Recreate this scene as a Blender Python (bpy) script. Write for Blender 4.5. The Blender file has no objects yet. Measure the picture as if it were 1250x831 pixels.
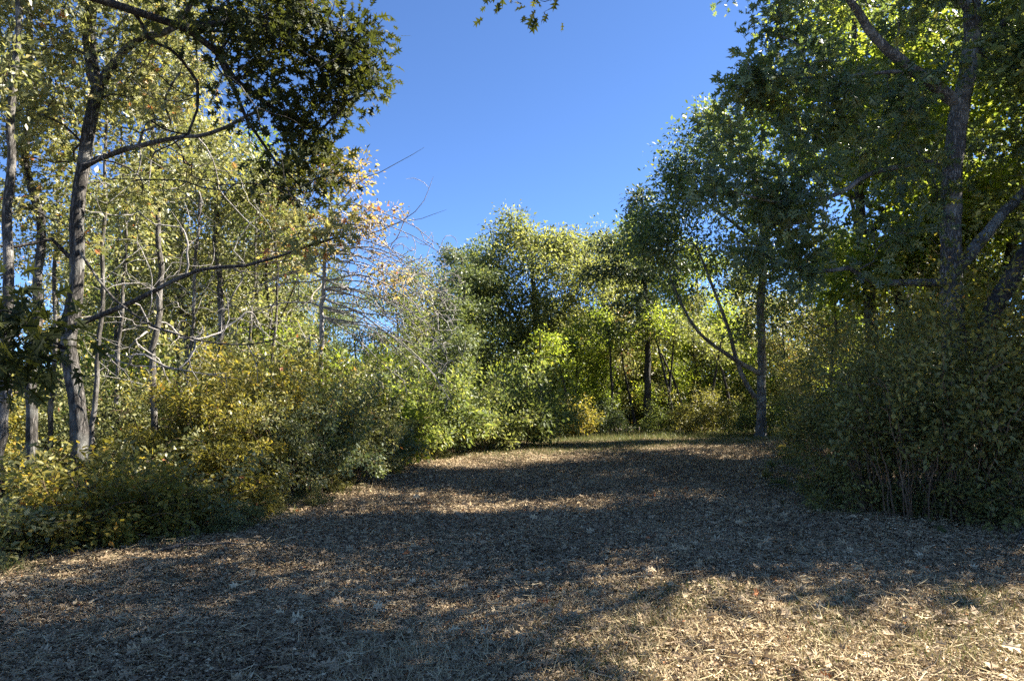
import bpy, math
import numpy as np
from mathutils import Vector

R = math.radians
scene = bpy.context.scene
C = scene.collection

# ------------------------------------------------------------------ camera, world, sun, exposure
CAM = np.array([0.0, 0.0, 1.65])
PITCH = R(5.9)
cam_d = bpy.data.cameras.new('camera')
cam = bpy.data.objects.new('camera', cam_d)
C.objects.link(cam)
cam.location = CAM
cam.rotation_euler = (R(90) + PITCH, 0, 0)
cam_d.lens = 24.0
cam_d.sensor_width = 36.0
cam_d.clip_start = 0.05
cam_d.clip_end = 2000
scene.camera = cam

SUN_AZ = R(73)      # clockwise from the viewing direction (+Y) towards the right (+X)
SUN_EL = R(41)
world = bpy.data.worlds.new('World')
scene.world = world
world.use_nodes = True
wn = world.node_tree.nodes
sky = wn.new('ShaderNodeTexSky')
sky.sky_type = 'NISHITA'
sky.sun_disc = False
sky.sun_elevation = SUN_EL
sky.sun_rotation = SUN_AZ
sky.altitude = 5000
sky.air_density = 1.0
sky.dust_density = 0.0
sky.ozone_density = 7.5
bg = wn['Background']
bg.inputs['Strength'].default_value = 0.051
world.node_tree.links.new(sky.outputs[0], bg.inputs['Color'])

sun_d = bpy.data.lights.new('sun', 'SUN')
sun_d.energy = 4.5
sun_d.angle = R(0.5)
sun_d.color = (1.0, 0.93, 0.82)
sun = bpy.data.objects.new('sun', sun_d)
C.objects.link(sun)
to_sun = Vector((math.sin(SUN_AZ) * math.cos(SUN_EL), math.cos(SUN_AZ) * math.cos(SUN_EL), math.sin(SUN_EL)))
sun.rotation_euler = to_sun.to_track_quat('Z', 'Y').to_euler()
sun.location = (40, 20, 40)

scene.view_settings.view_transform = 'Standard'
scene.view_settings.look = 'None'
scene.view_settings.gamma = 1.0
scene.view_settings.use_curve_mapping = False
scene.view_settings.exposure = 2.7
scene.render.engine = 'CYCLES'
scene.cycles.max_bounces = 12
scene.cycles.diffuse_bounces = 8
scene.cycles.transmission_bounces = 8
scene.cycles.glossy_bounces = 2
scene.cycles.use_denoising = False

# ------------------------------------------------------------------ small maths
FPX = 1250 * 24 / 36.0
def at(px, py, Y):
    """World point seen at photo pixel (px, py) at forward distance Y."""
    xv = (px - 625) / FPX
    yv = (415.5 - py) / FPX
    cp, sp = math.cos(PITCH), math.sin(PITCH)
    t = Y / (cp - yv * sp)
    return np.array([xv * t, Y, CAM[2] + t * (sp + yv * cp)])

def sstep(a, b, v):
    t = np.clip((v - a) / (b - a), 0, 1)
    return t * t * (3 - 2 * t)

def gh(x, y):
    """Height of the ground."""
    x = np.asarray(x, float); y = np.asarray(y, float)
    h = 0.42 * sstep(6, 27, y) - 0.9 * sstep(30, 75, y)
    h = h + 0.26 * sstep(0, 14, x) * sstep(8, 24, y) + 0.12 * sstep(4, 12, -x) * sstep(2, 8, y)
    h = h + 0.03 * np.sin(x * 0.9 + 0.4 * y) * np.sin(0.55 * y + 1.0) + 0.018 * np.sin(2.3 * x - 1.1 * y)
    return h

def norm(v):
    return v / np.maximum(np.linalg.norm(v, axis=-1, keepdims=True), 1e-9)

def smooth(pts, step):
    """Catmull-Rom through pts, resampled at about step."""
    p = np.array(pts, float)
    if len(p) == 2:
        n = max(2, int(np.linalg.norm(p[1] - p[0]) / step) + 1)
        return p[0] + np.linspace(0, 1, n)[:, None] * (p[1] - p[0])
    q = np.vstack([2 * p[0] - p[1], p, 2 * p[-1] - p[-2]])
    out = []
    for i in range(1, len(q) - 2):
        n = max(1, int(np.linalg.norm(q[i + 1] - q[i]) / step))
        t = (np.arange(n) / n)[:, None]
        a, b, c, d = q[i - 1], q[i], q[i + 1], q[i + 2]
        out.append(0.5 * (2 * b + (c - a) * t + (2 * a - 5 * b + 4 * c - d) * t ** 2 + (3 * b - a - 3 * c + d) * t ** 3))
    out.append(p[-1:])
    return np.vstack(out)

# ------------------------------------------------------------------ materials
def nodemat(name):
    m = bpy.data.materials.new(name)
    m.use_nodes = True
    nt = m.node_tree
    nt.nodes.clear()
    out = nt.nodes.new('ShaderNodeOutputMaterial')
    return m, nt, out

def ramp(nt, stops, interp='LINEAR'):
    r = nt.nodes.new('ShaderNodeValToRGB')
    r.color_ramp.interpolation = interp
    e = r.color_ramp.elements
    while len(e) < len(stops):
        e.new(0.5)
    for i, (p, c) in enumerate(stops):
        e[i].position = p
        e[i].color = (c[0], c[1], c[2], 1)
    return r

def leafmat(name, stops, trans=0.47, rough=0.5, tcol=(1.5, 1.45, 0.75), noise=0.4, spec=0.3):
    """Leaf: reflecting and letting light through, hue by leaf and by clump."""
    m, nt, out = nodemat(name)
    N, L = nt.nodes, nt.links
    at_ = N.new('ShaderNodeAttribute'); at_.attribute_name = 'leaf_tint'
    tc = N.new('ShaderNodeTexCoord')
    nz = N.new('ShaderNodeTexNoise'); nz.inputs['Scale'].default_value = 0.9; nz.inputs['Detail'].default_value = 2
    oi = N.new('ShaderNodeObjectInfo')
    L.new(tc.outputs['Object'], nz.inputs['Vector'])
    a = N.new('ShaderNodeMath'); a.operation = 'MULTIPLY_ADD'
    a.inputs[1].default_value = noise * 2.4; a.inputs[2].default_value = -noise * 1.2
    L.new(nz.outputs['Fac'], a.inputs[0])
    b = N.new('ShaderNodeMath'); b.operation = 'ADD'
    L.new(at_.outputs['Fac'], b.inputs[0]); L.new(a.outputs[0], b.inputs[1])
    c = N.new('ShaderNodeMath'); c.operation = 'MULTIPLY_ADD'; c.inputs[1].default_value = 0.2; c.inputs[2].default_value = -0.1
    L.new(oi.outputs['Random'], c.inputs[0])
    d = N.new('ShaderNodeMath'); d.operation = 'ADD'; d.use_clamp = True
    L.new(b.outputs[0], d.inputs[0]); L.new(c.outputs[0], d.inputs[1])
    r = ramp(nt, stops)
    L.new(d.outputs[0], r.inputs['Fac'])
    p = N.new('ShaderNodeBsdfPrincipled')
    p.inputs['Roughness'].default_value = rough
    p.inputs['Specular IOR Level'].default_value = spec
    L.new(r.outputs['Color'], p.inputs['Base Color'])
    t = N.new('ShaderNodeBsdfTranslucent')
    mx = N.new('ShaderNodeMix'); mx.data_type = 'RGBA'; mx.blend_type = 'MULTIPLY'; mx.inputs['Factor'].default_value = 1
    L.new(r.outputs['Color'], mx.inputs['A']); mx.inputs['B'].default_value = (*tcol, 1)
    L.new(mx.outputs['Result'], t.inputs['Color'])
    s = N.new('ShaderNodeMixShader'); s.inputs['Fac'].default_value = trans
    L.new(p.outputs[0], s.inputs[1]); L.new(t.outputs[0], s.inputs[2])
    L.new(s.outputs[0], out.inputs['Surface'])
    return m

def barkmat(name, dark, light, pale=(0.42, 0.42, 0.38), pale_amt=0.5, scale=1.0):
    m, nt, out = nodemat(name)
    N, L = nt.nodes, nt.links
    tc = N.new('ShaderNodeTexCoord')
    mp = N.new('ShaderNodeMapping'); mp.inputs['Scale'].default_value = (14 * scale, 14 * scale, 2.6 * scale)
    L.new(tc.outputs['Object'], mp.inputs['Vector'])
    nz = N.new('ShaderNodeTexNoise'); nz.inputs['Scale'].default_value = 1.6; nz.inputs['Detail'].default_value = 6; nz.inputs['Roughness'].default_value = 0.65
    L.new(mp.outputs[0], nz.inputs['Vector'])
    ds = N.new('ShaderNodeVectorMath'); ds.operation = 'MULTIPLY_ADD'; ds.inputs[1].default_value = (1.6, 1.6, 1.6)
    L.new(nz.outputs['Color'], ds.inputs[0]); L.new(mp.outputs[0], ds.inputs[2])
    vo = N.new('ShaderNodeTexVoronoi'); vo.feature = 'DISTANCE_TO_EDGE'; vo.inputs['Scale'].default_value = 1.5
    L.new(ds.outputs[0], vo.inputs['Vector'])
    vr = ramp(nt, [(0.02, (0, 0, 0)), (0.28, (1, 1, 1))])
    L.new(vo.outputs['Distance'], vr.inputs['Fac'])
    ml = N.new('ShaderNodeMath'); ml.operation = 'MULTIPLY'
    L.new(vr.outputs['Color'], ml.inputs[0]); L.new(nz.outputs['Fac'], ml.inputs[1])
    r = ramp(nt, [(0.10, dark), (0.55, light)])
    L.new(ml.outputs[0], r.inputs['Fac'])
    n2 = N.new('ShaderNodeTexNoise'); n2.inputs['Scale'].default_value = 2.2; n2.inputs['Detail'].default_value = 4
    L.new(tc.outputs['Object'], n2.inputs['Vector'])
    r2 = ramp(nt, [(0.5, (0, 0, 0)), (0.66, (1, 1, 1))])
    L.new(n2.outputs['Fac'], r2.inputs['Fac'])
    k = N.new('ShaderNodeMath'); k.operation = 'MULTIPLY'; k.inputs[1].default_value = pale_amt
    L.new(r2.outputs['Color'], k.inputs[0])
    mx = N.new('ShaderNodeMix'); mx.data_type = 'RGBA'
    L.new(k.outputs[0], mx.inputs['Factor']); L.new(r.outputs['Color'], mx.inputs['A']); mx.inputs['B'].default_value = (*pale, 1)
    p = N.new('ShaderNodeBsdfPrincipled'); p.inputs['Roughness'].default_value = 0.9; p.inputs['Specular IOR Level'].default_value = 0.2
    L.new(mx.outputs['Result'], p.inputs['Base Color'])
    bp = N.new('ShaderNodeBump'); bp.inputs['Strength'].default_value = 0.8; bp.inputs['Distance'].default_value = 0.03
    L.new(ml.outputs[0], bp.inputs['Height']); L.new(bp.outputs[0], p.inputs['Normal'])
    L.new(p.outputs[0], out.inputs['Surface'])
    return m

def littermat(name, stops, trans=0.12, rough=0.75):
    m, nt, out = nodemat(name)
    N, L = nt.nodes, nt.links
    at_ = N.new('ShaderNodeAttribute'); at_.attribute_name = 'leaf_tint'
    r = ramp(nt, stops)
    L.new(at_.outputs['Fac'], r.inputs['Fac'])
    p = N.new('ShaderNodeBsdfPrincipled'); p.inputs['Roughness'].default_value = rough; p.inputs['Specular IOR Level'].default_value = 0.25
    L.new(r.outputs['Color'], p.inputs['Base Color'])
    t = N.new('ShaderNodeBsdfTranslucent'); L.new(r.outputs['Color'], t.inputs['Color'])
    s = N.new('ShaderNodeMixShader'); s.inputs['Fac'].default_value = trans
    L.new(p.outputs[0], s.inputs[1]); L.new(t.outputs[0], s.inputs[2])
    L.new(s.outputs[0], out.inputs['Surface'])
    return m

OLIVE = [(0.0, (0.075, 0.08, 0.022)), (0.35, (0.17, 0.16, 0.04)), (0.65, (0.29, 0.245, 0.055)), (0.88, (0.44, 0.33, 0.07)), (1.0, (0.46, 0.23, 0.05))]
YELLOWG = [(0.0, (0.08, 0.095, 0.04)), (0.4, (0.17, 0.18, 0.075)), (0.75, (0.29, 0.275, 0.115)), (0.94, (0.44, 0.36, 0.15)), (1.0, (0.4, 0.15, 0.06))]
DARKOAK = [(0.0, (0.0531, 0.0814, 0.0442)), (0.5, (0.0989, 0.1308, 0.0643)), (0.85, (0.1679, 0.1945, 0.0724)), (1.0, (0.2651, 0.2475, 0.0703))]
MIDGREEN = [(0.0, (0.0632, 0.0915, 0.0366)), (0.5, (0.1364, 0.1697, 0.0599)), (0.85, (0.2328, 0.2495, 0.0832)), (1.0, (0.3326, 0.2994, 0.0832))]
FRESH = [(0.0, (0.1006, 0.1438, 0.0287)), (0.5, (0.1796, 0.23, 0.0431)), (0.85, (0.2875, 0.3163, 0.0575)), (1.0, (0.4025, 0.3594, 0.0719))]
PEACH = [(0.0, (0.14, 0.14, 0.05)), (0.4, (0.29, 0.25, 0.1)), (0.7, (0.38, 0.28, 0.15)), (0.9, (0.36, 0.2, 0.12)), (1.0, (0.28, 0.09, 0.06))]
GREYGREEN = [(0.0, (0.065, 0.0894, 0.0422)), (0.6, (0.1219, 0.1544, 0.0731)), (1.0, (0.2113, 0.2194, 0.0813))]
MUTED = [(0.0, (0.0859, 0.1084, 0.045)), (0.5, (0.1719, 0.1917, 0.0767)), (0.85, (0.2777, 0.2777, 0.119)), (1.0, (0.3438, 0.3174, 0.1323))]
ORANGE = [(0.0, (0.09, 0.1, 0.03)), (0.6, (0.17, 0.15, 0.04)), (1.0, (0.28, 0.17, 0.05))]
M = {
    'olive': leafmat('olive_leaves', OLIVE), 'yellow': leafmat('yellow_green_leaves', YELLOWG, trans=0.42, rough=0.42, spec=0.5, tcol=(1.35, 1.35, 0.8)),
    'oak': leafmat('dark_oak_leaves', DARKOAK, trans=0.42, rough=0.38, tcol=(1.8, 1.8, 0.7), spec=0.7),
    'mid': leafmat('mid_green_leaves', MIDGREEN), 'fresh': leafmat('fresh_green_leaves', FRESH, trans=0.58, tcol=(1.55, 1.5, 0.75)),
    'peach': leafmat('turning_leaves', PEACH, noise=0.5), 'grey': leafmat('grey_green_leaves', GREYGREEN, trans=0.3),
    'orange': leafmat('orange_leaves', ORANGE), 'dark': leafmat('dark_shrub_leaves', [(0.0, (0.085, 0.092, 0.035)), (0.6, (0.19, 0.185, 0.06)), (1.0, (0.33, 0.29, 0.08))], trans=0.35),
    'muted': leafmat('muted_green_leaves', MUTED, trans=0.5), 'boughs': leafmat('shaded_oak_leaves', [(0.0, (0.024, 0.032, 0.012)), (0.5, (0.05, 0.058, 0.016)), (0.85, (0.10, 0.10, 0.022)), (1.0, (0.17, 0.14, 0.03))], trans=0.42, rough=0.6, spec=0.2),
    'needle': leafmat('pine_needles', [(0.0, (0.035, 0.055, 0.03)), (1.0, (0.09, 0.11, 0.055))], trans=0.3),
    'bark': barkmat('grey_oak_bark', (0.028, 0.025, 0.022), (0.13, 0.118, 0.106), (0.26, 0.26, 0.235), 0.55), 'bigbark': barkmat('pale_plated_oak_bark', (0.07, 0.064, 0.058), (0.27, 0.255, 0.235), (0.40, 0.40, 0.37), 0.5),
    'palebark': barkmat('pale_grey_bark', (0.05, 0.045, 0.038), (0.17, 0.155, 0.135), (0.36, 0.34, 0.31), 0.6, 1.4),
    'darkbark': barkmat('dark_bark', (0.025, 0.022, 0.020), (0.075, 0.068, 0.06), (0.16, 0.16, 0.14), 0.3),
    'twig': barkmat('bleached_twig_bark', (0.24, 0.22, 0.20), (0.42, 0.39, 0.36), (0.52, 0.49, 0.46), 0.4, 2),
    'stem': barkmat('brown_stem_bark', (0.13, 0.085, 0.055), (0.32, 0.22, 0.135), (0.38, 0.30, 0.21), 0.3, 2),
}

# ------------------------------------------------------------------ meshes from arrays
def mesh_from(name, verts, faces, nv, mat, tint=None, smooth_=True):
    """faces: (F, nv) array of vertex ids, all faces with nv corners."""
    me = bpy.data.meshes.new(name)
    verts = np.ascontiguousarray(verts, dtype=np.float32); faces = np.ascontiguousarray(faces, dtype=np.int32)
    me.vertices.add(len(verts)); me.vertices.foreach_set('co', verts.ravel())
    me.loops.add(faces.size); me.loops.foreach_set('vertex_index', faces.ravel())
    me.polygons.add(len(faces))
    me.polygons.foreach_set('loop_start', np.arange(0, faces.size, nv, dtype=np.int32))
    if smooth_:
        me.polygons.foreach_set('use_smooth', np.ones(len(faces), dtype=bool))
    if tint is not None:
        a = me.attributes.new('leaf_tint', 'FLOAT', 'FACE')
        a.data.foreach_set('value', np.ascontiguousarray(tint, dtype=np.float32))
    me.materials.append(mat)
    me.update(calc_edges=True)
    return me

def link(name, data, parent=None, loc=(0, 0, 0)):
    o = bpy.data.objects.new(name, data)
    C.objects.link(o)
    o.location = loc
    if parent is not None:
        o.parent = parent
    return o

def thing(name, label, cat, loc, group=None, rz=0.0, sc=1.0):
    o = bpy.data.objects.new(name, None)
    C.objects.link(o)
    o.empty_display_size = 0.2
    o.location = loc; o.rotation_euler = (0, 0, rz); o.scale = (sc, sc, sc)
    o['label'] = label; o['category'] = cat
    if group: o['group'] = group
    return o

def dup(root, loc, rz, sc, label, group, mats=None, name=None):
    r = root.copy(); C.objects.link(r)
    if name: r.name = name
    r.location = loc; r.rotation_euler = (0, 0, rz)
    r.scale = sc if hasattr(sc, '__len__') else (sc, sc, sc)
    r['label'] = label
    if group: r['group'] = group
    for ch in list(root.children):
        c = ch.copy(); C.objects.link(c); c.parent = r
        if mats and ch.name.split('.')[0] in mats:
            c.material_slots[0].link = 'OBJECT'
            c.material_slots[0].material = mats[ch.name.split('.')[0]]
    return r

# leaf templates: along +Y from the stalk, normal +Z
LEAF = {}
LEAF['simple'] = (np.array([[0, 0, 0], [.26, .42, .06], [0, 1, -.06], [-.26, .42, .06]], float), np.array([[0, 1, 2], [0, 2, 3]]))
LEAF['round'] = (np.array([[0, 0, 0], [.36, .3, .07], [.3, .72, .04], [0, 1, -.05], [-.3, .72, .04], [-.36, .3, .07]], float),
                 np.array([[0, 1, 2], [0, 2, 3], [0, 3, 4], [0, 4, 5]]))
def _oak():
    half = [(.04, .13, .01), (.24, .20, .05), (.075, .31, .015), (.43, .52, .03), (.085, .54, .015), (.35, .83, -.02), (.06, .77, .0)]
    rib = [(0, 0, 0), (0, .31, 0), (0, .54, 0), (0, .77, -.02), (0, 1.02, -.10)]
    v, f = list(rib), []
    for sg in (1, -1):
        k = len(v)
        v += [(sg * x, y, z) for x, y, z in half]
        f += [(k, k + 1, k + 2), (k + 2, k + 3, k + 4), (k + 4, k + 5, k + 6),
              (0, k, 1), (k, k + 2, 1), (1, k + 2, k + 4), (1, k + 4, 2), (2, k + 4, k + 6), (2, k + 6, 3), (3, k + 6, 4)]
    return np.array(v, float), np.array(f)
LEAF['oak'] = _oak()
LEAF['needle'] = (np.array([[-.03, 0, 0], [.03, 0, 0], [.03, 1, 0], [-.03, 1, 0]], float), np.array([[0, 1, 2], [0, 2, 3]]))

def leaves_mesh(name, rng, pos, direc, size, mat, kind='simple', up=0.8, jit=0.7, droop=0.35, tint=None):
    n = len(pos)
    tv, tf = LEAF[kind]
    u = norm(direc + rng.normal(0, 0.55, (n, 3)) + np.array([0, 0, -droop]))
    w = rng.normal(0, jit, (n, 3)) + np.array([0, 0, up])
    w = norm(w - (w * u).sum(1, keepdims=True) * u)
    r = np.cross(u, w)
    s = size * np.clip(rng.lognormal(0, 0.3, n), 0.5, 1.6 if kind != 'oak' else 1.3)
    bend = rng.normal(0, 0.12, n)
    V = (r[:, None, :] * tv[None, :, 0:1] + u[:, None, :] * tv[None, :, 1:2]
         + w[:, None, :] * (tv[None, :, 2:3] + bend[:, None, None] * tv[None, :, 1:2] ** 2)) * s[:, None, None] + pos[:, None, :]
    F = tf[None] + (np.arange(n) * len(tv))[:, None, None]
    if tint is None:
        tint = np.clip(rng.normal(0.45, 0.2, n), 0, 1)
    return mesh_from(name, V.reshape(-1, 3), F.reshape(-1, 3), 3, mat, np.repeat(tint, len(tf)), smooth_=False)

# ------------------------------------------------------------------ tree skeletons
class Skel:
    def __init__(s, rng):
        s.rng = rng
        s.P = np.zeros((40000, 3)); s.par = np.full(40000, -1); s.gid = np.zeros(40000, int); s.rad = np.zeros(40000)
        s.D = np.zeros((40000, 3)); s.ok = np.zeros(40000, bool)
        s.n = 0; s.twigs = []; s.main_n = 0
    def add(s, pts, parent, gid, rad=None, ok=True):
        k = len(pts); i = s.n
        s.P[i:i + k] = pts
        s.par[i:i + k] = np.arange(i - 1, i + k - 1); s.par[i] = parent
        prev = pts[0] * 2 - pts[1] if parent < 0 and k > 1 else s.P[parent]
        s.D[i:i + k] = norm(np.diff(np.vstack([prev, pts]), axis=0))
        s.gid[i:i + k] = gid
        s.ok[i:i + k] = ok
        if rad is not None: s.rad[i:i + k] = rad
        s.n += k
        return np.arange(i, i + k)
    def main(s, pts, r0, r1, gid, wig=0.02, step=0.25, flare=False, ok_from=0.2, kink=True):
        p = smooth(pts, step)
        L = len(p)
        t = np.linspace(0, 1, L)
        if kink and L > 4:
            w = s.rng.normal(0, 1, (L, 3)); w = (w + np.roll(w, 1, 0) + np.roll(w, 2, 0)) / 2
            env = np.minimum(1, np.minimum(t, 1 - t) * 6)[:, None]
            p = p + w * wig * env
        r = r0 + (r1 - r0) * t ** 0.9
        if flare:
            r = r * (1 + 0.45 * np.exp(-(p[:, 2] - p[0, 2]) / 0.28))
        parent = -1
        if s.n:
            parent = int(np.argmin(np.linalg.norm(s.P[:s.n] - p[0], axis=1)))
            p[0] = s.P[parent] + (p[1] - s.P[parent]) * 0.05
        ids = s.add(p, parent, gid, r)
        s.ok[ids[:int(L * ok_from)]] = False
        s.main_n = s.n
        return ids
    def reach(s, targets, step=0.22, lift=0.25, upcost=0.8, wig=0.05, sag=0.0, gid=None):
        """Connect each target to the nearest part of the skeleton by a curved branch."""
        base = s.P[:s.n][s.ok[:s.n]]
        d = np.array([np.min(np.linalg.norm(base - t, axis=1)) for t in targets])
        for k in np.argsort(d + s.rng.normal(0, 0.15, len(d))):
            t = targets[k]
            v = t - s.P[:s.n]
            dist = np.linalg.norm(v, axis=1)
            c = dist + upcost * np.maximum(0, -v[:, 2]) - 0.25 * (v * s.D[:s.n]).sum(1)
            c[~s.ok[:s.n]] = 1e9
            i = int(np.argmin(c)); L = dist[i]
            if L < 0.08: continue
            p0 = s.P[i]; dirn = norm(v[i])
            t0 = norm(s.D[i] * 0.55 + dirn + np.array([0, 0, lift]))
            ctrl = p0 + t0 * L * 0.5
            n = max(2, int(L / step) + 1)
            q = (np.arange(1, n + 1) / n)[:, None]
            pts = p0 * (1 - q) ** 2 + 2 * ctrl * q * (1 - q) + t * q * q
            if n > 2:
                pts[:-1] += s.rng.normal(0, wig * min(L, 1.0) * 0.5, (n - 1, 3))
            pts[:, 2] -= sag * L * (q[:, 0] * (1 - q[:, 0])) 
            if s.n + n >= len(s.P): break
            ids = s.add(pts, i, s.gid[i] if gid is None else gid)
            s.twigs.append(np.vstack([p0, pts]))
    def radii(s, tip=0.0035, exp=0.5, cap=0.75):
        n = s.n
        cnt = np.zeros(n)
        has = np.zeros(n, bool); has[s.par[:n][s.par[:n] >= 0]] = True
        cnt[~has] = 1
        for i in range(n - 1, 0, -1):
            if s.par[i] >= 0: cnt[s.par[i]] += cnt[i]
        r = tip * np.maximum(cnt, 1) ** exp
        m = s.rad[:n] > 0
        r[m] = s.rad[:n][m]
        for i in range(n):
            p = s.par[i]
            if p >= 0 and not m[i]: r[i] = min(r[i], r[p] * (cap if m[p] else 1.0))
        s.r = r; s.cnt = cnt
    def tubes(s, gid, minr=0.0, rough=0.06, starts=None):
        """All chains of one group, as vertices and quads."""
        n = s.n
        kids = [[] for _ in range(n)]
        for i in range(n):
            if s.par[i] >= 0: kids[s.par[i]].append(i)
        V, F, off = [], [], 0
        starts = starts or [i for i in range(n) if s.gid[i] == gid and (s.par[i] < 0 or s.gid[s.par[i]] != gid)]
        stack = list(starts)
        while stack:
            i = stack.pop()
            chain = [i]; j = i
            while True:
                ks = [k for k in kids[j] if s.gid[k] == gid]
                if not ks: break
                main = max(ks, key=lambda k: (s.rad[k] > 0, s.cnt[k]))
                stack += [k for k in ks if k != main]
                chain.append(main); j = main
            pts = s.P[chain]; rr = s.r[chain].copy()
            if s.par[i] >= 0:
                pts = np.vstack([s.P[s.par[i]], pts]); rr = np.concatenate([[min(rr[0], s.r[s.par[i]] * 0.9)], rr])
            if len(pts) < 2 or rr.max() < minr: continue
            rr[-1] *= 0.5
            sides = 14 if rr.max() > 0.09 else 9 if rr.max() > 0.04 else 5 if rr.max() > 0.012 else 3
            T = norm(np.gradient(pts, axis=0))
            a = np.array([1.0, 0, 0]) if abs(T[0, 0]) < 0.8 else np.array([0, 1.0, 0])
            U = a[None] - T * (T @ a)[:, None]; U = norm(U); W = np.cross(T, U)
            ang = np.arange(sides) * 2 * math.pi / sides
            k = len(pts)
            nz = 1 + (s.rng.normal(0, rough, (k, sides)) if sides > 5 else 0)
            ring = pts[:, None] + (U[:, None] * np.cos(ang)[None, :, None] + W[:, None] * np.sin(ang)[None, :, None]) * (rr[:, None] * nz)[..., None]
            V.append(ring.reshape(-1, 3))
            b = np.arange(k - 1)[:, None] * sides + np.arange(sides)[None]
            c = np.arange(k - 1)[:, None] * sides + (np.arange(sides)[None] + 1) % sides
            F.append((np.stack([b, c, c + sides, b + sides], -1).reshape(-1, 4)) + off)
            off += k * sides
        if not V: return None
        return np.vstack(V), np.vstack(F)
    def leaf_points(s, per, spread=0.12, frac=0.3, twigs=None):
        pos, dr = [], []
        for tw in (s.twigs if twigs is None else twigs):
            m = len(tw) - 1
            k = max(1, int(per * s.rng.uniform(0.5, 1.5)))
            L = np.linalg.norm(tw[-1] - tw[0])
            f0 = max(frac, 1 - 1.1 / max(L, 1e-3))
            u = (f0 + (1 - f0) * s.rng.random(k) ** 0.8) * m
            a = np.minimum(u.astype(int), m - 1); f = (u - a)[:, None]
            p = tw[a] * (1 - f) + tw[a + 1] * f
            o = np.clip(s.rng.normal(0, 1, (k, 3)), -1.6, 1.6) * spread
            pos.append(p + o); dr.append(norm(o) + norm(tw[a + 1] - tw[a]) * 0.6)
        return np.vstack(pos), np.vstack(dr)

def blob_targets(rng, blobs, sub=9, sig=0.16, shell=0.55):
    """Twig ends in uneven clumps inside ellipsoids (centre, radii, count)."""
    out = []
    for c, r, n in blobs:
        c = np.array(c, float); r = np.array(r if hasattr(r, '__len__') else (r, r, r), float)
        k = max(1, n // sub)
        v = norm(rng.normal(0, 1, (k, 3))) * (rng.random(k) ** shell)[:, None]
        cen = c + v * r
        idx = rng.integers(0, k, n)
        out.append(cen[idx] + rng.normal(0, 1, (n, 3)) * r * np.array([1.25, 1.25, .6]) * sig)
    return np.vstack(out)

def build_tree(name, label, cat, seed, loc, trunk, limbs, blobs, leafmat_, bark, leaf='simple', lsize=0.1, per=30, spread=0.14,
               group=None, bare=None, twigbark=None, sub=9, up=0.8, jit=0.7, droop=0.35, tip=0.0035, step=0.22, r0=0.15, r1=0.05, wig=0.02,
               ok_from=0.3, sag=0.0, lift=0.25, sig=0.16, frac=0.3, crown_name='crown', trunk_name='trunk', upcost=0.8, flare=True, bare_r=1.5, darkbare=False):
    """A tree: trunk and its branches, each main limb, and a crown of single leaves. All coordinates in world space, base at loc."""
    rng = np.random.default_rng(seed)
    loc = np.array(loc, float)
    s = Skel(rng)
    s.main([np.array(p) - loc for p in trunk], r0, r1, 0, wig=wig, flare=flare, ok_from=ok_from)
    for k, (pts, a, b) in enumerate(limbs):
        s.main([np.array(p) - loc for p in pts], a, b, k + 1, wig=wig * 0.8, ok_from=0.1)
    nb = 0
    if bare is not None:
        s.reach(bare(rng) - loc, step=step * 0.8, lift=lift * 0.3, wig=0.03, sag=sag, upcost=0.1, gid=90)
        s.ok[:s.n] &= s.gid[:s.n] != 90
        nb = len(s.twigs)
    if len(blobs):
        s.reach(blob_targets(rng, blobs, sub, sig) - loc, step=step, lift=lift, sag=sag, upcost=upcost)
    s.radii(tip)
    s.r[s.gid[:s.n] == 90] *= bare_r
    root = thing(name, label, cat, loc, group)
    for g in list(range(len(limbs) + 1)) + ([90] if bare is not None else []):
        if g == 90:
            st = [i for i in range(s.n) if s.gid[i] == 90 and s.gid[s.par[i]] != 90]
            st.sort(key=lambda i: -s.cnt[i])
            for lot in [[i] for i in st[:60]] + ([st[60:]] if len(st) > 60 else []):
                t = s.tubes(90, starts=lot)
                if t is None: continue
                o = link('bare_branch', mesh_from('bare_branch', t[0], t[1], 4, M[bark if darkbare else 'twig']), root)
                if len(lot) > 1: o['kind'] = 'stuff'
            continue
        t = s.tubes(g)
        if t is None: continue
        nm = trunk_name if g == 0 else 'limb'
        b = bark if not (g and twigbark) else twigbark
        link(nm, mesh_from(nm, t[0], t[1], 4, M[b]), root)
    if len(blobs):
        pos, dr = s.leaf_points(per, spread, frac, s.twigs[nb:])
        link(crown_name, leaves_mesh(crown_name, rng, pos, dr, lsize, M[leafmat_], leaf, up, jit, droop), root)
    return root

def ground_pt(x, y, dz=0.0):
    return np.array([x, y, float(gh(x, y)) + dz])

def px_trunk(Y, pts):
    """Trunk polyline from photo pixels at distance Y, begun at the ground under its first point."""
    w = [at(p[0], p[1], p[2] if len(p) > 2 else Y) for p in pts]
    b = ground_pt(w[0][0], w[0][1], -0.05)
    return [b] + [q for q in w if q[2] > b[2] + 0.3]

def pb(px, py, Y, rpx, n, squash=1.0, ry=None):
    """A clump of foliage about pixel (px, py) at Y, radius rpx photo pixels."""
    r = rpx / FPX * Y
    return (at(px, py, Y), (r, ry if ry else r * 0.9, r * squash), n)

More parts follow.
